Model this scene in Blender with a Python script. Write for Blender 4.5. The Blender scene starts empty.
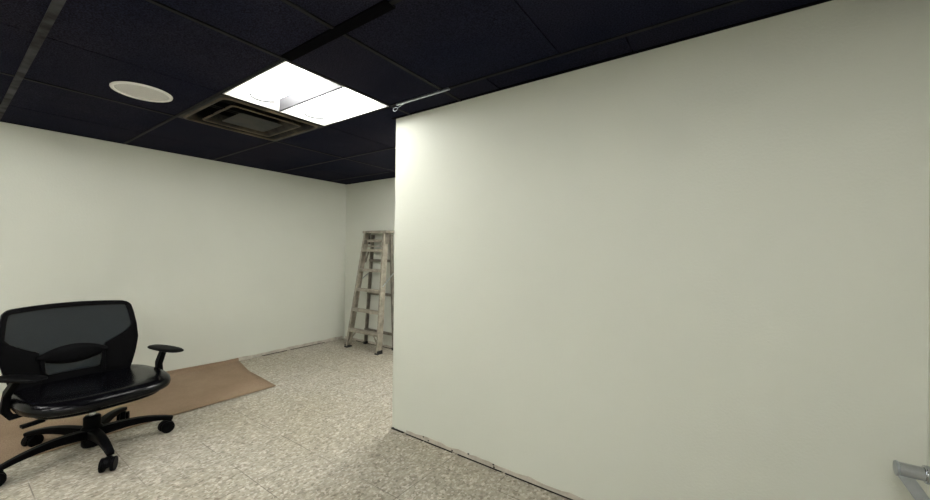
import bpy, bmesh, math, random
from mathutils import Vector, Matrix, Euler
random.seed(4)
S = bpy.context.scene
C = S.collection

# ------------------------------------------------------------------ camera
YAW, PITCH, ROLL, F_PX = 0.6138, 0.0037, 0.0118, 375.86
fwd = Vector((-math.sin(YAW)*math.cos(PITCH), math.cos(YAW)*math.cos(PITCH), math.sin(PITCH)))
r0 = Vector((math.cos(YAW), math.sin(YAW), 0)); u0 = r0.cross(fwd)
rt = r0*math.cos(ROLL) + u0*math.sin(ROLL); up = rt.cross(fwd)
cam_d = bpy.data.cameras.new('camera'); cam = bpy.data.objects.new('camera', cam_d); C.objects.link(cam)
cam.matrix_world = Matrix(((rt.x, up.x, -fwd.x, 0), (rt.y, up.y, -fwd.y, 0), (rt.z, up.z, -fwd.z, 1.43), (0, 0, 0, 1)))
cam_d.sensor_width = 36; cam_d.lens = 36*F_PX/930; cam_d.clip_start = .02
S.camera = cam

# ------------------------------------------------------------------ world, view, lamp strengths
w = bpy.data.worlds.new('world'); S.world = w; w.use_nodes = True
w.node_tree.nodes['Background'].inputs[0].default_value = (.8, .85, 1, 1)
w.node_tree.nodes['Background'].inputs[1].default_value = .02
S.view_settings.view_transform = 'Standard'; S.view_settings.look = 'None'
S.view_settings.exposure = 1.0; S.view_settings.gamma = 1; S.view_settings.use_curve_mapping = False
LAMP = {(1, 1): 16.5, (1, 3): 54.0, (1, -2): 32.0, (4, -2): 33.0, (1, -4): 23.0, (-1, -2): 22.5, (4, -4): 26.0}     # tube emission: fixture in view first, then unseen lights added to brighten the walls

# ------------------------------------------------------------------ room numbers
CEIL = 2.493; XL = -5.095; YB = 3.865; YP = 2.144; XE = -2.209; XR = .607; YN = -3.5
GX, GY, M = -3.659, .318, .808
gx = lambda k: GX + k*M
gy = lambda k: GY + k*M

# ------------------------------------------------------------------ materials
def new_mat(name):
    m = bpy.data.materials.new(name); m.use_nodes = True
    nt = m.node_tree; return m, nt, nt.nodes['Principled BSDF']
def node(nt, typ, **kw):
    n = nt.nodes.new(typ)
    for k, v in kw.items():
        if k in n.inputs: n.inputs[k].default_value = v
        else: setattr(n, k, v)
    return n
def coords(nt, scale=(1, 1, 1)):
    tc = node(nt, 'ShaderNodeTexCoord'); mp = node(nt, 'ShaderNodeMapping'); mp.inputs['Scale'].default_value = scale
    nt.links.new(tc.outputs['Object'], mp.inputs['Vector']); return mp.outputs[0]
def ramp(nt, fac, stops):
    r = node(nt, 'ShaderNodeValToRGB'); e = r.color_ramp.elements
    while len(e) < len(stops): e.new(.5)
    for el, (p, c) in zip(e, stops): el.position = p; el.color = tuple(c) + (1,)
    nt.links.new(fac, r.inputs[0]); return r.outputs[0]
def mix(nt, fac, a, b, mode='MIX'):
    m = node(nt, 'ShaderNodeMix', data_type='RGBA', blend_type=mode)
    for sock, v in ((m.inputs[0], fac), (m.inputs[6], a), (m.inputs[7], b)):
        if hasattr(v, 'is_linked') or isinstance(v, bpy.types.NodeSocket): nt.links.new(v, sock)
        else: sock.default_value = v if not isinstance(v, tuple) else tuple(v) + (1,)
    return m.outputs[2]
def bump(nt, bs, h, strength, dist=.01):
    b = node(nt, 'ShaderNodeBump', Strength=strength, Distance=dist)
    nt.links.new(h, b.inputs['Height']); nt.links.new(b.outputs[0], bs.inputs['Normal'])
def mat(name, col, rough=.5, metal=0, var=0.0, vs=8, bmp=0, bs_=60, spec=.5, coat=0):
    m, nt, b = new_mat(name)
    b.inputs['Roughness'].default_value = rough; b.inputs['Metallic'].default_value = metal
    b.inputs['Specular IOR Level'].default_value = spec; b.inputs['Coat Weight'].default_value = coat
    v = coords(nt)
    n = node(nt, 'ShaderNodeTexNoise', Scale=vs, Detail=5.0); nt.links.new(v, n.inputs['Vector'])
    lo = tuple(c*(1-var) for c in col); hi = tuple(min(1, c*(1+var)) for c in col)
    nt.links.new(ramp(nt, n.outputs[0], [(.3, lo), (.7, hi)]), b.inputs['Base Color'])
    if bmp:
        n2 = node(nt, 'ShaderNodeTexNoise', Scale=bs_, Detail=3.0); nt.links.new(v, n2.inputs['Vector'])
        bump(nt, b, n2.outputs[0], bmp)
    return m
WALL = mat('painted_drywall', (.63, .645, .568), .62, var=.02, vs=1.2, bmp=.12, bs_=90, spec=.35)
WALL2 = mat('pale_painted_drywall', (.66, .66, .61), .6, var=.015, vs=1.2, bmp=.1, bs_=90, spec=.3)
GLUE = mat('bare_wall_base', (.47, .43, .36), .8, var=.22, vs=14, bmp=.3)
GAP = mat('dark_joint', (.02, .018, .015), .9)
DARKGRID = mat('black_painted_grid', (.0085, .0085, .010), .6, var=.6, vs=5, spec=.1)
GREYGRID = mat('scuffed_grey_grid', (.038, .038, .042), .7, var=.9, vs=9, spec=.1)
BAREGRID = mat('bare_metal_grid', (.42, .45, .5), .35, .6, var=.2)
BLACKGAP = mat('black_tape', (.002, .002, .003), 1, spec=.03)
PLASTIC = mat('black_plastic', (.002, .002, .0025), .5, var=.2, spec=.05)
LEATHER = mat('black_leather', (.002, .002, .003), .22, var=.2, bmp=.06, bs_=45, spec=.2)
CHROME = mat('chrome', (.5, .52, .55), .1, 1, var=.08)
STEEL = mat('brushed_steel', (.42, .45, .48), .34, .9, var=.12, vs=25)
ALU = mat('worn_aluminium', (.34, .31, .25), .5, .3, var=.28, vs=16, bmp=.1)
ALU_D = mat('grimy_aluminium', (.20, .18, .145), .6, .3, var=.3, vs=16)
RUBBER = mat('black_rubber', (.012, .012, .012), .7)
WHITE = mat('white_enamel', (.82, .82, .80), .4, var=.01)
BLADE = mat('painted_shade_dark_grey', (.03, .03, .032), .6, var=.01, spec=.1)  # dark colour stands in for shading lines lost in the glare
BALLAST = mat('painted_shade_grey', (.12, .12, .13), .5, var=.01)  # grey stands in for the shade on the reflector by the divider
SPK = mat('white_speaker_rim', (.9, .9, .88), .45, var=.01)
DUCT = mat('duct_inside', (.006, .006, .007), .9)

def ceiling_mat():
    m, nt, b = new_mat('black_acoustic_tile'); v = coords(nt)
    n = node(nt, 'ShaderNodeTexNoise', Scale=1.3, Detail=3.0); nt.links.new(v, n.inputs['Vector'])
    n2 = node(nt, 'ShaderNodeTexNoise', Scale=150.0, Detail=2.0); nt.links.new(v, n2.inputs['Vector'])
    c1 = ramp(nt, n.outputs[0], [(.3, (.0095, .0112, .024)), (.7, (.0205, .0195, .031))])
    c2 = ramp(nt, n2.outputs[0], [(.35, (.5, .5, .5)), (.7, (1.6, 1.6, 1.6))])
    nt.links.new(mix(nt, 1.0, c1, c2, 'MULTIPLY'), b.inputs['Base Color'])
    b.inputs['Roughness'].default_value = 1; b.inputs['Specular IOR Level'].default_value = .03
    bump(nt, b, n2.outputs[0], .35, .004); return m
TILE = ceiling_mat()

def floor_mat_():
    m, nt, b = new_mat('speckled_vinyl_tile'); tc = node(nt, 'ShaderNodeTexCoord'); L = nt.links.new
    mp = node(nt, 'ShaderNodeMapping'); mp.inputs['Location'].default_value = (.355, -.755, 0); L(tc.outputs['Object'], mp.inputs['Vector']); v = mp.outputs[0]
    # chips: two distorted voronoi layers
    def chips(scale, sx, rot):
        q = node(nt, 'ShaderNodeMapping'); q.inputs['Scale'].default_value = (1, sx, 1); q.inputs['Rotation'].default_value = (0, 0, rot)
        L(v, q.inputs['Vector']); vo = node(nt, 'ShaderNodeTexVoronoi', Scale=scale); L(q.outputs[0], vo.inputs['Vector'])
        s = node(nt, 'ShaderNodeSeparateColor'); L(vo.outputs['Color'], s.inputs[0]); return s.outputs
    a = chips(85, .75, .5); c = chips(40, .8, -.6)
    base = ramp(nt, a[0], [(0, (.22, .20, .155)), (.2, (.34, .315, .255)), (.75, (.40, .375, .305)), (.95, (.53, .51, .44))])
    base2 = ramp(nt, c[1], [(0, (.80, .78, .74)), (.25, (1, 1, 1)), (.8, (1.03, 1.03, 1.03)), (.96, (1.2, 1.2, 1.22))])
    col = mix(nt, .9, base, base2, 'MULTIPLY')
    n = node(nt, 'ShaderNodeTexNoise', Scale=.9, Detail=4.0); L(v, n.inputs['Vector'])
    col = mix(nt, 1.0, col, ramp(nt, n.outputs[0], [(.3, (.93, .90, .84)), (.7, (1.06, 1.05, 1.07))]), 'MULTIPLY')
    # joints every 0.404, worn away in places
    sp = node(nt, 'ShaderNodeSeparateXYZ'); L(v, sp.inputs[0]); js = []
    for ax in (0, 1):
        d = node(nt, 'ShaderNodeMath', operation='DIVIDE'); L(sp.outputs[ax], d.inputs[0]); d.inputs[1].default_value = .404
        f = node(nt, 'ShaderNodeMath', operation='FRACT'); L(d.outputs[0], f.inputs[0])
        s = node(nt, 'ShaderNodeMath', operation='SUBTRACT'); L(f.outputs[0], s.inputs[0]); s.inputs[1].default_value = .5
        ab = node(nt, 'ShaderNodeMath', operation='ABSOLUTE'); L(s.outputs[0], ab.inputs[0])
        g = node(nt, 'ShaderNodeMath', operation='GREATER_THAN'); L(ab.outputs[0], g.inputs[0]); g.inputs[1].default_value = .4935
        js.append(g.outputs[0])
    mx = node(nt, 'ShaderNodeMath', operation='MAXIMUM'); L(js[0], mx.inputs[0]); L(js[1], mx.inputs[1])
    n3 = node(nt, 'ShaderNodeTexNoise', Scale=2.3, Detail=2.0); L(v, n3.inputs['Vector'])
    w_ = ramp(nt, n3.outputs[0], [(.42, (0, 0, 0)), (.55, (.8, .8, .8))])
    mm = node(nt, 'ShaderNodeMath', operation='MULTIPLY'); L(mx.outputs[0], mm.inputs[0]); L(w_, mm.inputs[1])
    col = mix(nt, mm.outputs[0], col, (.13, .11, .085))
    L(col, b.inputs['Base Color']); b.inputs['Roughness'].default_value = .45; b.inputs['Specular IOR Level'].default_value = .3
    bump(nt, b, a[0], .08, .002); return m
FLOOR = floor_mat_()

def carpet_mat():
    m, nt, b = new_mat('brown_mat_pile'); v = coords(nt)
    n = node(nt, 'ShaderNodeTexNoise', Scale=220.0, Detail=2.0); nt.links.new(v, n.inputs['Vector'])
    n2 = node(nt, 'ShaderNodeTexNoise', Scale=2.2, Detail=4.0); nt.links.new(v, n2.inputs['Vector'])
    c = mix(nt, 1.0, ramp(nt, n2.outputs[0], [(.3, (.235, .165, .105)), (.7, (.31, .225, .15))]),
            ramp(nt, n.outputs[0], [(.3, (.75, .75, .75)), (.7, (1.25, 1.25, 1.25))]), 'MULTIPLY')
    nt.links.new(c, b.inputs['Base Color']); b.inputs['Roughness'].default_value = .9; b.inputs['Specular IOR Level'].default_value = .15
    bump(nt, b, n.outputs[0], .4, .004); return m
MAT = carpet_mat()

def mesh_mat():
    m, nt, b = new_mat('black_woven_mesh'); v = coords(nt); L = nt.links.new
    n = node(nt, 'ShaderNodeTexNoise', Scale=190.0, Detail=1.0); L(v, n.inputs['Vector'])
    b.inputs['Base Color'].default_value = (.009, .013, .017, 1); b.inputs['Roughness'].default_value = .7; b.inputs['Specular IOR Level'].default_value = .15
    a = ramp(nt, n.outputs[0], [(.40, (.94, .94, .94)), (.62, (1, 1, 1))]); L(a, b.inputs['Alpha']); return m
MESH = mesh_mat()

def emit_mat(name, col, e, back=(1, 1, 1)):
    m, nt, b = new_mat(name); b.inputs['Base Color'].default_value = (.9, .9, .9, 1)
    b.inputs['Emission Color'].default_value = tuple(col) + (1,); b.inputs['Emission Strength'].default_value = e; return m
TUBES = {k: emit_mat('lit_fluorescent_tube', (1, .995, .965), v) for k, v in LAMP.items()}

def diffuser_mat():
    m, nt, b = new_mat('dusty_black_metal'); v = coords(nt); L = nt.links.new
    n = node(nt, 'ShaderNodeTexNoise', Scale=4.0, Detail=5.0, Roughness=.6); L(v, n.inputs['Vector'])
    L(ramp(nt, n.outputs[0], [(.42, (.006, .006, .007)), (.6, (.04, .032, .021)), (.75, (.12, .095, .06))]), b.inputs['Base Color'])
    b.inputs['Roughness'].default_value = .5; b.inputs['Specular IOR Level'].default_value = .12; return m
DUSTY = diffuser_mat()
def diffuser_mat2():
    m, nt, b = new_mat('faint_dust_black_metal'); v = coords(nt); L = nt.links.new
    n = node(nt, 'ShaderNodeTexNoise', Scale=5.0, Detail=5.0); L(v, n.inputs['Vector'])
    L(ramp(nt, n.outputs[0], [(.4, (.010, .010, .011)), (.68, (.035, .03, .022))]), b.inputs['Base Color'])
    b.inputs['Roughness'].default_value = .5; b.inputs['Specular IOR Level'].default_value = .12; return m
DUSTY2 = diffuser_mat2()

# ------------------------------------------------------------------ mesh helpers
def obj(name, bm, m, parent=None, smooth=None, bevel=0, kind=None, seg=2):
    me = bpy.data.meshes.new(name); bmesh.ops.recalc_face_normals(bm, faces=bm.faces[:]); bm.to_mesh(me); bm.free()
    me.materials.append(m); o = bpy.data.objects.new(name, me); C.objects.link(o)
    if parent: o.parent = parent
    if bevel:
        b = o.modifiers.new('bevel', 'BEVEL'); b.width = bevel; b.segments = seg; b.limit_method = 'ANGLE'
    if smooth:
        for p in me.polygons: p.use_smooth = True
        if smooth < 180:
            me.set_sharp_from_angle(angle=math.radians(smooth))
    if kind: o['kind'] = kind
    return o
def thing(name, label, cat, loc=(0, 0, 0), rz=0, group=None):
    o = bpy.data.objects.new(name, None); C.objects.link(o); o.empty_display_size = .1
    o.location = loc; o.rotation_euler = (0, 0, rz); tag(o, label, cat, group); return o
def tag(o, label, cat, group=None):
    o['label'] = label; o['category'] = cat
    if group: o['group'] = group
    return o
def box(bm, lo, hi, mtx=None):
    vs = [bm.verts.new((x, y, z)) for x in (lo[0], hi[0]) for y in (lo[1], hi[1]) for z in (lo[2], hi[2])]
    for f in ((0, 1, 3, 2), (4, 6, 7, 5), (0, 4, 5, 1), (2, 3, 7, 6), (0, 2, 6, 4), (1, 5, 7, 3)): bm.faces.new([vs[i] for i in f])
    if mtx:
        for v in vs: v.co = mtx @ v.co
    return vs
def loft(bm, rings, cap=True, closed=True):
    R = [[bm.verts.new(p) for p in r] for r in rings]; n = len(R[0])
    for a, b in zip(R, R[1:]):
        for i in range(n if closed else n-1): bm.faces.new((a[i], a[(i+1) % n], b[(i+1) % n], b[i]))
    if cap: bm.faces.new(R[0][::-1]); bm.faces.new(R[-1])
    return R
def tube(bm, pts, rad, n=12, cap=True, flat=1.0, upv=None):
    pts = [Vector(p) for p in pts]; rings = []; prev = None
    rad = rad if isinstance(rad, (list, tuple)) else [rad]*len(pts)
    for i, p in enumerate(pts):
        t = (pts[min(i+1, len(pts)-1)] - pts[max(i-1, 0)]).normalized()
        if prev is None:
            ref = Vector(upv) if upv else (Vector((0, 0, 1)) if abs(t.z) < .9 else Vector((1, 0, 0)))
        else: ref = prev
        s = t.cross(ref).normalized(); u = s.cross(t).normalized(); prev = u
        rings.append([p + s*math.cos(2*math.pi*k/n)*rad[i] + u*math.sin(2*math.pi*k/n)*rad[i]*flat for k in range(n)])
    loft(bm, rings, cap)
def bar(bm, pts, wid, hgt, upv=(0, 0, 1)):
    """rectangular bar swept through pts; wid/hgt per point or constant"""
    pts = [Vector(p) for p in pts]; n = len(pts); rings = []
    W = wid if isinstance(wid, (list, tuple)) else [wid]*n; H = hgt if isinstance(hgt, (list, tuple)) else [hgt]*n
    for i, p in enumerate(pts):
        t = (pts[min(i+1, n-1)] - pts[max(i-1, 0)]).normalized(); s = t.cross(Vector(upv)).normalized(); u = s.cross(t)
        rings.append([p + s*a*W[i]/2 + u*b*H[i]/2 for a, b in ((-1, -1), (1, -1), (1, 1), (-1, 1))])
    loft(bm, rings)
def cyl(bm, c, r, h, n=32, axis='z', r2=None):
    c = Vector(c); r2 = r if r2 is None else r2; rings = []
    for rr, d in ((r, 0), (r2, h)):
        ring = []
        for k in range(n):
            a = 2*math.pi*k/n; p = (math.cos(a)*rr, math.sin(a)*rr, d)
            if axis == 'x': p = (d, p[0], p[1])
            if axis == 'y': p = (p[1], d, p[0])
            ring.append(c + Vector(p))
        rings.append(ring)
    loft(bm, rings)
def nb(): return bmesh.new()

# ------------------------------------------------------------------ structure
bm = nb(); box(bm, (XL-.15, YN-.15, -.1), (XR+.15, YB+.15, 0)); obj('floor', bm, FLOOR, kind='structure')
bm = nb(); box(bm, (XL-.12, YN-.12, 0), (XL, YB+.12, 2.75)); obj('wall_left', bm, WALL, kind='structure')
bm = nb(); box(bm, (XL, YB, 0), (XR+.12, YB+.12, 2.75)); obj('wall_back', bm, WALL, kind='structure')
bm = nb(); box(bm, (XE, YP, .008), (XR+.12, YP+.16, CEIL+.2)); obj('wall_partition', bm, WALL, kind='structure', bevel=.008)
bm = nb(); box(bm, (XR, YN, 0), (XR+.12, YB, 2.75)); obj('wall_right', bm, WALL2, kind='structure')
bm = nb(); box(bm, (XL, YN-.12, 0), (XR+.12, YN, 2.75)); obj('wall_front', bm, WALL, kind='structure')

LIGHT_CELLS = list(LAMP)
HOLES = LIGHT_CELLS + [(0, 1)]
xs = [XL] + [gx(k) for k in (-1, 0, 1, 2)] + [-1.56, -.752, .056, XR]
ROWX = [XL] + [gx(k) for k in range(-1, 6)] + [XR]
ys = [YN] + [gy(k) for k in range(-4, 5)] + [YB]
def clampx(a, b): return (max(a, XL), min(b, XR))
# x-division changes at the strip x=-1.56 seen in the photo; cells elsewhere use the regular module
bm = nb()
for j in range(len(ys)-1):
    y0, y1 = ys[j], ys[j+1]; ky = round((y0-GY)/M)
    xx = xs if 0 < y0 < YP-.3 else ROWX
    for i in range(len(xx)-1):
        x0, x1 = xx[i], xx[i+1]
        if x1 - x0 < .02: continue
        if any(abs(x0-gx(a)) < .03 and abs(y0-gy(b)) < .03 for a, b in HOLES): continue
        dz = random.uniform(0, .003)
        box(bm, (x0+.004, y0+.004, CEIL+dz), (x1-.004, y1-.004, CEIL+.02+dz))
obj('ceiling', bm, TILE, kind='structure')
bm = nb(); box(bm, (XL-.12, YN-.12, 2.75), (XR+.12, YB+.12, 2.8)); obj('trim_1', bm, BLACKGAP, kind='structure')   # slab above the void
# grid bars
def grid(name, segs, m, wd=.024, z=.004):
    bm = nb()
    for (x0, y0, x1, y1) in segs:
        if abs(x1-x0) > abs(y1-y0): box(bm, (min(x0, x1), y0-wd/2, CEIL-z), (max(x0, x1), y0+wd/2, CEIL+.018))
        else: box(bm, (x0-wd/2, min(y0, y1), CEIL-z-.0006), (x0+wd/2, max(y0, y1), CEIL+.018))
    return obj(name, bm, m, kind='structure')
segs = []
for k in (0, 2): segs.append((gx(k), YN, gx(k), YB))
segs += [(-1.56, gy(0), -1.56, YP)]
segs += [(gx(k), YN, gx(k), gy(0)) for k in (3, 4, 5)] + [(gx(k), YP+.16, gx(k), YB) for k in (3, 4, 5)]
for k in (1, 2, 3, 4, -1, -2, -3): segs.append((XL, gy(k), XR, gy(k)))
grid('trim_2', segs, DARKGRID, .022)
grid('trim_3', [(XL, gy(0)-.012, XR, gy(0)-.012)], GREYGRID, .034, .006)
grid('trim_4', [(gx(2)+.02, gy(1), -1.2, gy(1))], BLACKGAP, .06, .006)
grid('trim_5', [(-1.98, gy(2)-.004, -1.5, gy(2)-.004)], BAREGRID, .014, .012)
# wall angle round the room
bm = nb()
for lo, hi in (((XL, YN, 0), (XL+.022, YB, 0)), ((XL, YB-.022, 0), (XE, YB, 0)), ((XE-.022, YP-.022, 0), (XR, YP, 0)), ((XR-.022, YN, 0), (XR, YP, 0))):
    box(bm, (lo[0], lo[1], CEIL-.003), (hi[0], hi[1], CEIL+.015))
obj('trim_6', bm, BLACKGAP, kind='structure')
# bare strip at the foot of the walls where the baseboard was taken off
def strip(pts_, nrm, m, name, h0, h1, t=.003, z0=.0):
    bm = nb(); top = []; n = len(pts_)
    rings = []
    for (x, y) in pts_:
        h = random.uniform(h0, h1); px, py = x+nrm[0]*t, y+nrm[1]*t
        rings.append([(x, y, z0), (px, py, z0), (px, py, h), (x, y, h)])
    loft(bm, rings); return obj(name, bm, m, kind='structure')
strip([(XE+.16+i*.05, YP) for i in range(56) if XE+.16+i*.05 < XR-.01], (0, -1), GLUE, 'trim_7', .030, .042, z0=.008)
strip([(XL, 2.27+i*.06) for i in range(28) if 2.27+i*.06 < YB-.01], (1, 0), GLUE, 'trim_8', .040, .050)
strip([(XL+.02+i*.06, YB) for i in range(60)], (0, -1), GLUE, 'trim_9', .03, .045)
bm = nb()
for a, b in ((XE-.002, -2.08), (-2.05, -1.87), (-1.86, -1.60), (-1.55, -1.2), (-1.17, -.7), (-.65, XR)):
    box(bm, (a, YP-.006, .001), (b, YP+.01, .009))
box(bm, (XE-.002, YP, .001), (XE+.02, YP+.16, .0078))
for x, z in ((-1.87, .034), (-1.82, .02), (-1.46, .036), (-1.26, .03), (-1.255, .015), (-1.6, .016), (-2.19, .012)):
    box(bm, (x-.006, YP-.0045, z-.004), (x+.006, YP-.001, z+.005))
for a, b in ((2.55, 2.9), (2.95, 3.5)): box(bm, (XL, a, .001), (XL+.006, b, .008))
box(bm, (XL+.3, YB-.006, .001), (XE, YB, .009))
obj('trim_10', bm, GAP, kind='structure')

# ------------------------------------------------------------------ ceiling lights
def add_troffer(a, b, m, label, group=None, tz=.002):
    x0, y0 = gx(a), gy(b); cx, cy = x0+M/2, y0+M/2
    t = thing('ceiling_light', label, 'ceiling light', (cx, cy, CEIL), 0, group)
    h = M/2-.006; d = .10
    bm = nb()                                                       # housing: rim + sloped reflector + top, one skin with thickness
    def sq(s, z, sy=None): sy = s if sy is None else sy; return [(-s, -sy, z), (s, -sy, z), (s, sy, z), (-s, sy, z)]
    loft(bm, [sq(h, -.004), sq(h-.012, -.004), sq(h-.012, .0), sq(h-.05, d*.6), sq(h-.09, d), sq(h-.09, d+.002), sq(h, d+.002), sq(h, -.004)], cap=False)
    bm.faces.new([bm.verts.new(p) for p in sq(h-.088, d)])
    obj('housing', bm, WHITE, t)
    for s in (-1, 1):                                               # ballast cover ridge between tubes of each half, and u-bent tube
        bm = nb(); yc = s*M/4
        R = .125; pts = [(h-.12, yc-R*.62, tz)]
        pts += [(-h+.25, yc-R*.62, tz)]
        for k in range(1, 12):
            an = math.pi*k/12; pts.append((-h+.25-math.sin(an)*R*.9, yc-math.cos(an)*R*.62, tz))
        pts += [(-h+.25, yc+R*.62, tz), (h-.12, yc+R*.62, tz)]
        tube(bm, pts, .017, 10); obj('lamp_tube', bm, m, t, smooth=60)
    bm = nb()                                                       # centre divider (ballast cover), its grey colour paints in a shaded wedge
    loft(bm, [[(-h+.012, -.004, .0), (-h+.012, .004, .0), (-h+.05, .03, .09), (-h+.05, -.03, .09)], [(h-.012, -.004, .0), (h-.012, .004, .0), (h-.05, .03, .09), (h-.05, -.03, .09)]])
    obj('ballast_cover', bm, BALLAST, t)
    bm = nb(); box(bm, (-h+.012, -.005, -.006), (h-.012, .005, -.001)); obj('divider', bm, BLADE, t)  # dark strip paints in the divider's shaded line
    for s in (-1, 1):                                               # added dark arcs, painted shading lines around the tube bends
        yc = s*M/4; bm = nb(); tube(bm, [(-h+.25-math.sin(math.pi*k/14)*.155, yc-math.cos(math.pi*k/14)*.105, -.003) for k in range(3, 12)], .0045, 6); obj('bend_shade_arc', bm, BLADE, t)
    return t
add_troffer(1, 1, TUBES[1, 1], 'bright square fluorescent ceiling light beside the black air diffuser', tz=.024)
add_troffer(1, 3, TUBES[1, 3], 'added square fluorescent ceiling light, unseen behind the partition, brightening the stepladder corner')  # unseen fixture, added to brighten the back wall and ladder
for i, (a, b) in enumerate(LIGHT_CELLS[2:]):  # added fixtures, none in view, to raise the wall brightness
    add_troffer(a, b, TUBES[a, b], 'added square fluorescent ceiling light behind the viewpoint, outside the picture', 'added ceiling lights behind the viewpoint')

# ------------------------------------------------------------------ air diffuser
def rsq(s, z, r=.03, n=5):
    out = []
    for cx, cy, a0 in ((s-r, s-r, 0), (-s+r, s-r, 90), (-s+r, -s+r, 180), (s-r, -s+r, 270)):
        for k in range(n+1):
            a = math.radians(a0+90*k/n); out.append((cx+r*math.cos(a), cy+r*math.sin(a), z))
    return out
t = thing('air_diffuser', 'dusty black square stepped air diffuser set in the dark ceiling', 'air vent', (gx(0)+M/2, gy(1)+M/2, CEIL))
bm = nb(); loft(bm, [rsq(.398, .002, .01), rsq(.398, -.008, .012), rsq(.372, -.010, .05), rsq(.345, -.002, .05), rsq(.325, .03, .05), rsq(.32, .085, .05), rsq(.335, .085, .05), rsq(.398, .002, .01)], cap=False)
obj('frame', bm, DUSTY, t, smooth=50)
LIP = mat('dusty_painted_light_lip', (.085, .066, .042), .55, var=.75, vs=4.5, spec=.2)  # tan dust, with light caught on the lip edge painted into the colour
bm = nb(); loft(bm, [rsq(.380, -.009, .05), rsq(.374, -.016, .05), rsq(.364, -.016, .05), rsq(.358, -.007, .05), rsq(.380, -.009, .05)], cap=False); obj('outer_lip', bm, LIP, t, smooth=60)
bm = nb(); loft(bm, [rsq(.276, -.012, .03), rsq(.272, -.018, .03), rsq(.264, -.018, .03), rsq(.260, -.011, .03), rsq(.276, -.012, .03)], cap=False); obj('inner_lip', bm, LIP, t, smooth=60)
bm = nb(); loft(bm, [rsq(.272, -.012, .03), rsq(.262, -.014, .03), rsq(.235, .004, .03), rsq(.205, .05, .03), rsq(.211, .05, .03), rsq(.241, .006, .03), rsq(.272, -.012, .03)], cap=False)
obj('cone', bm, DUSTY, t, smooth=50)
bm = nb(); loft(bm, [rsq(.17, -.016, .02), rsq(.16, -.018, .02), rsq(.10, .004, .02), rsq(.05, .008, .02)]); obj('centre_plate', bm, DUSTY2, t, smooth=50)
bm = nb()
for s in (-1, 1):
    box(bm, (s*.02-.008, -.32, .03), (s*.02+.008, .32, .038)); 
obj('bracket', bm, DUCT, t)
bm = nb(); loft(bm, [rsq(.336, .084, .05), rsq(.336, .2, .05)]); bmesh.ops.delete(bm, geom=[f for f in bm.faces if len(f.verts) > 4 and f.calc_center_median().z < .1], context='FACES')
obj('duct_collar', bm, DUCT, t)

# ------------------------------------------------------------------ ceiling speaker
t = thing('ceiling_speaker', 'round white flush speaker grille in the black ceiling', 'speaker', (-3.29, .82, CEIL))
def circ(r, z, n=64): return [(r*math.cos(2*math.pi*k/n), r*math.sin(2*math.pi*k/n), z) for k in range(n)]
bm = nb(); loft(bm, [circ(.165, .0), circ(.163, -.007), circ(.155, -.010), circ(.146, -.009), circ(.144, -.004), circ(.144, .0)], cap=False); obj('rim', bm, SPK, t, smooth=60)
def grille_mat():
    m, nt, b = new_mat('perforated_white_grille'); v = coords(nt, (1, 1, 0)); vo = node(nt, 'ShaderNodeTexVoronoi', Scale=150.0, Randomness=0.0); nt.links.new(v, vo.inputs['Vector'])
    nt.links.new(ramp(nt, vo.outputs['Distance'], [(.25, (.45, .45, .44)), (.4, (.8, .8, .78))]), b.inputs['Base Color']); b.inputs['Roughness'].default_value = .5; return m
bm = nb(); loft(bm, [circ(.1445, -.002), circ(.10, -.004), circ(.05, -.005), circ(.01, -.005)], cap=False); bm.faces.new([bm.verts.new(p) for p in circ(.01, -.005)])
obj('grille', bm, grille_mat(), t)

# small loose wire at the end of the bare bar
bm = nb(); pts = [(-2.02+.022*math.cos(a), 1.955, CEIL-.010-.014+.013*math.sin(a)) for a in [math.radians(d) for d in range(20, 330, 20)]]
pts = [(-1.93, 1.948, CEIL-.006)] + pts + [(-2.0, 1.958, CEIL-.02)]
tube(bm, pts, .0025, 8)
tag(obj('wire_loop', bm, BAREGRID, smooth=180), 'tiny bent wire loop hanging at the ceiling above the partition corner', 'wire')

# ------------------------------------------------------------------ floor mat
def mat_sheet():
    bm = nb(); th = .008; NX, NY = 20, 40
    y_lo, x_front = -1.6, -3.855
    def end_y(x):                                                   # irregular far end
        if x > -4.55: return 2.08 + (x+3.855)/(-4.55+3.855)*.06
        return 2.14 + (x+4.55)/(XL+4.55)*.12
    grid_ = {}
    for i in range(NX+1):
        x = x_front + (XL+.03-x_front)*i/NX
        for j in range(NY+1):
            y = y_lo + (end_y(x)-y_lo)*j/NY
            z = th + .0015*math.sin(x*9+y*4)
            grid_[i, j] = Vector((x, y, z))
    # lip curling up the wall
    for e, (dx, dz) in enumerate(((.012, .012), (.004, .035), (.004, 1.0))):
        for j in range(NY+1):
            y = y_lo + (end_y(XL)-y_lo)*j/NY
            hz = .058 - .028*max(0, (y-1.4))/.86
            grid_[NX+1+e, j] = Vector((XL+dx, y, th + (dz if dz < 1 else hz)))
    V = {k: bm.verts.new(p) for k, p in grid_.items()}
    for i in range(NX+3):
        for j in range(NY): bm.faces.new((V[i, j], V[i+1, j], V[i+1, j+1], V[i, j+1]))
    return bm
o = obj('floor_mat', mat_sheet(), MAT, smooth=50)
sm = o.modifiers.new('thickness', 'SOLIDIFY'); sm.thickness = .006; sm.offset = 0
tag(o, 'thin brown floor mat curling up against the left wall under the chair', 'mat')

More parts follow.
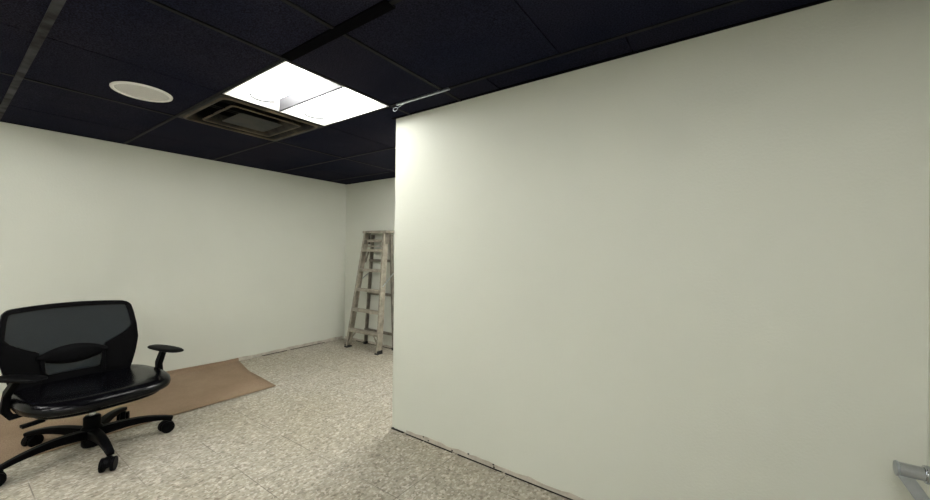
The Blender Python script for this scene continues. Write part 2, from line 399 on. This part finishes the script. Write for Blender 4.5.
# ------------------------------------------------------------------ stepladder
def lerp(a, b, k): return a + (b-a)*k
lad = thing('stepladder', 'worn grey aluminium stepladder standing against the back wall', 'ladder', (-4.28, 3.66, 0))
LO = Vector((-4.28, 3.66, 0))
FB = {-1: Vector((-4.62, 3.565, .0)), 1: Vector((-3.925, 3.565, .0))}; FT = {-1: Vector((-4.45, 3.745, 1.70)), 1: Vector((-4.015, 3.745, 1.70))}
RB = {-1: Vector((-4.555, 3.835, .0)), 1: Vector((-3.915, 3.835, .0))}; RT = {-1: Vector((-4.40, 3.82, 1.66)), 1: Vector((-3.985, 3.82, 1.66))}
def rail(a, b, wx, wy, inward, name, m):
    """C-channel rail: web at the outer side, flanges front and rear pointing inwards"""
    a, b = a-LO, b-LO; bm = nb(); t_ = .008
    prof = [(0, -wy/2), (0, wy/2), (inward*wx, wy/2), (inward*wx, wy/2-t_), (inward*t_, wy/2-t_), (inward*t_, -wy/2+t_), (inward*wx, -wy/2+t_), (inward*wx, -wy/2)]
    R = loft(bm, [[p+Vector((u, v, 0)) for u, v in prof] for p in (a, b)], cap=True)
    return obj(name, bm, m, lad)
for s in (-1, 1):
    r = rail(FB[s]+Vector((0, 0, .02)), FT[s], .035, .085, -s, 'side_rail', ALU)
    bm = nb(); c = FB[s]-LO
    box(bm, (c.x-.006 if s > 0 else c.x-.006, c.y-.05, 0), (c.x+.006, c.y+.045, .05))
    vs = box(bm, (c.x-(.05 if s > 0 else .008), c.y-.055, 0), (c.x+(.008 if s > 0 else .05), c.y+.045, .018))
    obj('rubber_foot', bm, RUBBER, r, bevel=.003)
    r = rail(RB[s]+Vector((0, 0, .02)), RT[s], .028, .045, -s, 'rear_rail', ALU_D)
    bm = nb(); c = RB[s]-LO; box(bm, (c.x-(.035 if s > 0 else .004), c.y-.028, 0), (c.x+(.004 if s > 0 else .035), c.y+.028, .04))
    obj('rubber_foot', bm, RUBBER, r, bevel=.003)
def at(A, B, z): return lerp(A, B, (z-A.z)/(B.z-A.z)) - LO
for z in (.272, .570, .865, 1.155, 1.445):
    l, r_ = at(FB[-1], FT[-1], z), at(FB[1], FT[1], z); bm = nb()
    w2 = .048
    prof = [(-w2, 0), (w2, 0), (w2, -.036), (w2-.006, -.036), (w2-.006, -.006), (-w2+.006, -.006), (-w2+.006, -.036), (-w2, -.036)]
    loft(bm, [[Vector((p.x+dx, p.y+u, z+v)) for u, v in prof] for p, dx in ((l, .006), (r_, -.006))])
    for k in range(5):                                               # anti-slip ribs
        y = -.04+.02*k; box(bm, (l.x+.01, l.y+y-.002, z), (r_.x-.01, l.y+y+.002, z+.003))
    obj('step', bm, ALU, lad)
for z in (.23, .79, 1.28):
    l, r_ = at(RB[-1], RT[-1], z), at(RB[1], RT[1], z); bm = nb()
    box(bm, (l.x-.002, l.y-.03, z-.02), (r_.x+.002, l.y-.022, z+.02)); box(bm, (l.x-.002, l.y-.03, z+.014), (r_.x+.002, l.y-.01, z+.02)); obj('rear_brace', bm, ALU_D, lad)
bm = nb(); l, r_ = FT[-1]-LO, FT[1]-LO                                # top cap: shallow tray with flanges
box(bm, (l.x-.006, l.y-.06, 1.70), (r_.x+.05, l.y+.10, 1.715)); box(bm, (l.x-.006, l.y-.062, 1.68), (r_.x+.05, l.y-.054, 1.71))
box(bm, (l.x-.010, l.y-.062, 1.68), (l.x-.004, l.y+.10, 1.715)); box(bm, (r_.x+.048, l.y-.062, 1.68), (r_.x+.054, l.y+.10, 1.715))
obj('top_cap', bm, ALU, lad, bevel=.003)
for s in (-1, 1):                                                    # knee braces below the bottom step, spreaders, hinge plates
    a = at(FB[s], FT[s], .04); b = at(FB[s], FT[s], .25); mid = (a+b)/2; i = -s
    bm = nb(); bar(bm, [a+Vector((i*.03, -.01, .02)), Vector((mid.x+i*.07, mid.y-.01, .15)), Vector((b.x+i*.15, b.y-.01, .245))], .022, .008, (0, 1, 0)); obj('knee_brace', bm, ALU, lad)
    bm = nb(); p = at(FB[s], FT[s], .92); q = at(RB[s], RT[s], 1.10); bar(bm, [p+Vector((s*.008, -.02, 0)), lerp(p, q, .5)+Vector((s*.012, 0, .01)), q+Vector((s*.008, .005, 0))], .014, .005, (1, 0, 0)); obj('spreader', bm, STEEL, lad)
    bm = nb(); p = FT[s]-LO; box(bm, (p.x-i*.004, p.y-.03, 1.52), (p.x-i*.010, p.y+.085, 1.69)); obj('hinge_plate', bm, ALU_D, lad)
bm = nb(); box(bm, (-.12, .07, 1.55), (.18, .076, 1.59)); box(bm, (-.12, .07, 1.48), (.20, .076, 1.50)); obj('tool_rail', bm, ALU, lad)
for s in (-1, 1):                                                    # gusset brackets under the top step
    b = at(FB[s], FT[s], 1.41); bm = nb(); bar(bm, [b+Vector((-s*.02, .03, -.16)), b+Vector((-s*.09, .03, 0))], .03, .006, (0, 1, 0)); obj('gusset', bm, ALU_D, lad)

# ------------------------------------------------------------------ wall bracket at the far right
t = thing('wall_bracket', 'polished metal tube bracket with diagonal strut on the right wall', 'bracket', (.583, 1.9, .71))
bm = nb(); tube(bm, [(-.113, 0, 0), (.022, 0, 0)], .022, 24); obj('tube', bm, CHROME, t, smooth=50)
bm = nb(); cyl(bm, (-.117, 0, 0), .0245, .008, 20, 'x'); obj('end_cap', bm, STEEL, t, smooth=40, bevel=.002)
bm = nb(); tube(bm, [(-.052, 0, 0), (-.034, 0, 0)], .029, 20); obj('collar', bm, CHROME, t, smooth=50, bevel=.003)
bm = nb(); bar(bm, [(-.098, -.004, -.012), (-.058, -.004, -.080), (.022, -.004, -.22)], [.036, .036, .036], .016, (0, 1, 0)); obj('strut', bm, STEEL, t, bevel=.003)
bm = nb(); box(bm, (.016, -.035, -.27), (.0235, .035, .05)); obj('mounting_plate', bm, STEEL, t, bevel=.004)

# ------------------------------------------------------------------ office chair
CX, CY = -3.70, .67
HEAD = math.radians(5)
ch = thing('office_chair', 'black office chair with mesh back and glossy seat on a five-star base', 'chair', (CX, CY, 0), HEAD)
BASE_R = .44
# five-star base
bm = nb(); loft(bm, [circ(.050, .022, 28), circ(.056, .035, 28), circ(.058, .15, 28), circ(.045, .165, 28)]); obj('hub', bm, PLASTIC, ch, smooth=50)
def caster(leg, tip, ang, swivel):
    bm = nb(); M4 = Matrix.Translation(tip) @ Matrix.Rotation(swivel, 4, 'Z')
    tmp = nb()
    for s in (-1, 1):
        cyl(tmp, (-.03, s*.030-.011, .048), .048, .022, 24, 'y')
    cyl(tmp, (0, 0, .05), .010, .06, 12)
    # hood
    rings = []
    for yy in (-.017, .017):
        rings.append([(-.03+.052*math.cos(math.radians(a)), yy, .048+.054*math.sin(math.radians(a))) for a in range(-10, 200, 15)] + [(-.03, yy, .03)])
    loft(tmp, rings)
    for v in tmp.verts: v.co = M4 @ (v.co*.9)
    me = bpy.data.meshes.new('tmp'); tmp.to_mesh(me); tmp.free(); bm.from_mesh(me); bpy.data.meshes.remove(me)
    return obj('caster', bm, PLASTIC, leg, smooth=45, bevel=.003)
for k in range(5):
    a = math.radians(1 + 72*k) - HEAD; d = Vector((math.cos(a), math.sin(a), 0)); n = 8; pts = []; W = []; H = []
    for i in range(n+1):
        q = i/n; r = .04 + (BASE_R-.025)*q
        pts.append(d*r + Vector((0, 0, .112 + .030*math.sin(q*math.pi*.75) - .034*q*q))); W.append(.066-.026*q); H.append(.062-.034*q)
    bm = nb(); bar(bm, pts, W, H); leg = obj('base_leg', bm, PLASTIC, ch, smooth=50, bevel=.009, seg=3)
    caster(leg, d*BASE_R, a, a + [2.6, .4, .3, 1.4, 2.9][k])
bm = nb(); loft(bm, [circ(.047, .16, 24), circ(.047, .225, 24), circ(.038, .235, 24)]); obj('column_cover', bm, PLASTIC, ch, smooth=50)
bm = nb(); cyl(bm, (0, 0, .225), .022, .09, 20); obj('gas_lift', bm, CHROME, ch, smooth=50)
bm = nb(); loft(bm, [[(-.13, -.07, .31), (.13, -.07, .31), (.13, .10, .31), (-.13, .10, .31)], [(-.16, -.13, .38), (.17, -.13, .38), (.17, .15, .38), (-.16, .15, .38)]])
obj('tilt_mechanism', bm, PLASTIC, ch, bevel=.012)
bm = nb(); tube(bm, [(.05, -.05, .325), (.07, -.2, .318), (.08, -.26, .315)], .010, 10); bar(bm, [(.08, -.25, .315), (.09, -.35, .308)], .045, .018)
obj('adjustment_lever', bm, PLASTIC, ch, bevel=.004)
# seat: superellipse cushion with waterfall front
def sell(a, b, n, t_):
    c, s = math.cos(t_), math.sin(t_); return (a*math.copysign(abs(c)**(2/n), c), b*math.copysign(abs(s)**(2/n), s))
def cushion(a, b, x0, layers, n=3.0, K=72, fall=.5):
    rings = []
    for sc, z, dip in layers:
        r = []
        for k in range(K):
            x, y = sell(a*sc, b*sc, n, 2*math.pi*k/K)
            zz = z - fall*max(0, x-.10)**2*(1 if dip else .35) + (.25*max(0, abs(y)-.2)**2 if dip else 0) + (.10*max(0, -x-.15) if dip else 0)
            r.append((x+x0, y+.012, zz))
        rings.append(r)
    return rings
bm = nb(); loft(bm, cushion(.37, .39, .03, [(.80, .385, 0), (.93, .390, 0), (.985, .402, 0), (1.0, .420, 1), (.99, .442, 1), (.95, .462, 1), (.87, .476, 1), (.75, .480, 1), (.55, .476, 1), (.3, .472, 1), (.05, .471, 1)], fall=.12))
obj('seat', bm, LEATHER, ch, smooth=180)
bm = nb(); loft(bm, cushion(.31, .34, .04, [(.85, .362, 0), (.97, .366, 0), (1.0, .376, 0), (1.0, .392, 0)], fall=.3)); obj('seat_pan', bm, PLASTIC, ch, smooth=60)
# backrest
def bp(u, v, off=0):
    """point on the curved, reclined back; u sideways, v height above floor"""
    x = -.20 - .20*(v-.45) - .25*max(0, v-.75)**2 + .45*u*u + .10*math.exp(-((v-.62)/.12)**2)*(0)
    return Vector((x+off, u-.045, v+.03*max(0, v-.5)/.48))
def hw(v):                                                           # outer half width
    ks = [(.44, .285), (.5, .312), (.6, .342), (.70, .362), (.80, .358), (.90, .345), (.98, .325)]
    for (a, b), (c, d) in zip(ks, ks[1:]):
        if v <= c: return b+(d-b)*max(0, (v-a)/(c-a))
    return ks[-1][1]
def outline(inset_x, top, bot, rad, N=14):
    """closed outline of the back, rounded corners, counter-clockwise from bottom right"""
    P = []
    def sidepts(sgn):
        return [(sgn*(hw(v)-inset_x(v)), v) for v in [bot+rad+(top-bot-2*rad)*i/N for i in range(N+1)]]
    R_ = sidepts(1); P += R_
    ut, ub = hw(top)-inset_x(top), hw(bot)-inset_x(bot)
    for k in range(1, 6):
        a = math.pi/2*k/6; P.append((R_[-1][0]-(R_[-1][0]-(ut-rad))*(1-math.cos(a)), top-rad+rad*math.sin(a)))
    for i in range(13): P.append(((ut-rad)*(1-2*i/12), top + .012*(1-(1-2*i/12)**2)))
    L_ = sidepts(-1)[::-1]
    for k in range(5, 0, -1):
        a = math.pi/2*k/6; P.append((L_[0][0]+(abs(L_[0][0])-(ut-rad))*(1-math.cos(a)), top-rad+rad*math.sin(a)))
    P += L_
    for k in range(1, 6):
        a = math.pi/2*k/6; P.append((L_[-1][0]+(abs(L_[-1][0])-(ub-rad))*(1-math.cos(a)), bot+rad-rad*math.sin(a)))
    for i in range(13): P.append((-(ub-rad)*(1-2*i/12), bot))
    for k in range(5, 0, -1):
        a = math.pi/2*k/6; P.append((R_[0][0]-(R_[0][0]-(ub-rad))*(1-math.cos(a)), bot+rad-rad*math.sin(a)))
    return P
def wing(v):                                                         # the frame widens into wings low down
    b = .030
    if v < .79: b += .155*min(1, (.79-v)/.105)**1.4
    return b
out_ = outline(lambda v: 0, .975, .44, .05); in_ = outline(wing, .945, .53, .02)
bm = nb()
rings = [[bp(u, v, .014) for u, v in out_], [bp(u, v, .020) for u, v in [(a[0]*.85+b[0]*.15, a[1]*.85+b[1]*.15) for a, b in zip(out_, in_)]],
         [bp(u, v, .016) for u, v in in_], [bp(u, v, -.010) for u, v in in_], [bp(u, v, -.016) for u, v in out_], [bp(u, v, .014) for u, v in out_]]
loft(bm, rings, cap=False); back = obj('backrest_frame', bm, PLASTIC, ch, smooth=55)
bm = nb(); vs = []
NR = 6
for k in range(NR+1):
    q = k/NR; vs.append([bm.verts.new(bp(u*(1-q)+0*q, v*(1-q)+.73*q, .004)) if k < NR else None for u, v in in_])
cv = bm.verts.new(bp(0, .73, .004)); n = len(in_)
for k in range(NR-1):
    for i in range(n): bm.faces.new((vs[k][i], vs[k][(i+1) % n], vs[k+1][(i+1) % n], vs[k+1][i]))
for i in range(n): bm.faces.new((vs[NR-1][i], vs[NR-1][(i+1) % n], cv))
obj('mesh_panel', bm, MESH, ch, smooth=180)
# lumbar support: lens-shaped pad with side arms
bm = nb(); rings = []
for i in range(25):
    u = -.185+.37*i/24; q = 1-(u/.19)**2; hh = .008+.054*q; c = .645; x = .018
    rings.append([bp(u, c+hh*math.sin(a), x+.012*math.cos(a)) for a in [2*math.pi*k/12 for k in range(12)]])
loft(bm, rings); obj('lumbar_support', bm, PLASTIC, ch, smooth=60)
for s in (-1, 1):
    bm = nb(); bar(bm, [bp(s*.155, .50, .022), bp(s*.158, .65, .022)], .022, .010, (1, 0, 0)); obj('lumbar_strut', bm, PLASTIC, ch, bevel=.002)
bm = nb(); bar(bm, [(-.10, 0, .34), (-.24, 0, .35), (-.285, 0, .42), (-.265, 0, .53)], [.16, .14, .12, .12], .03, (0, 1, 0) if 0 else (1, 0, .6)); obj('back_bracket', bm, PLASTIC, ch, bevel=.006)
# armrests
for s, px, py, pz, rz, hl in ((1, .06, .405, .628, .12, .20), (-1, .13, -.37, .622, .5, .16)):
    bm = nb(); bar(bm, [(-.02, s*.12+.02, .372), (-.03, s*.34+.02, .352), (-.05, s*.38+.015, .342), (-.06, s*.405+.012, .39), (-.04, s*.395+.01, .50), (px-.02, py, pz-.008)],
                   [.03, .03, .04, .042, .036, .032], [.05, .05, .06, .062, .056, .05], (.2, 0, 1) if 0 else (.97, 0, .24))
    arm = obj('armrest', bm, PLASTIC, ch, bevel=.006, smooth=50)
    bm = nb(); R = Matrix.Translation((px+.01, py, pz)) @ Matrix.Rotation(rz, 4, 'Z')
    rings = []
    for sc, z in ((.86, -.008), (1, -.003), (1, .004), (.93, .010), (.6, .012), (.1, .012)):
        rings.append([R @ Vector((sell(hl*sc, .058*sc, 2.4, 2*math.pi*k/40)[0], sell(hl*sc, .058*sc, 2.6, 2*math.pi*k/40)[1], z)) for k in range(40)])
    loft(bm, rings); obj('arm_pad', bm, PLASTIC, arm, smooth=60)
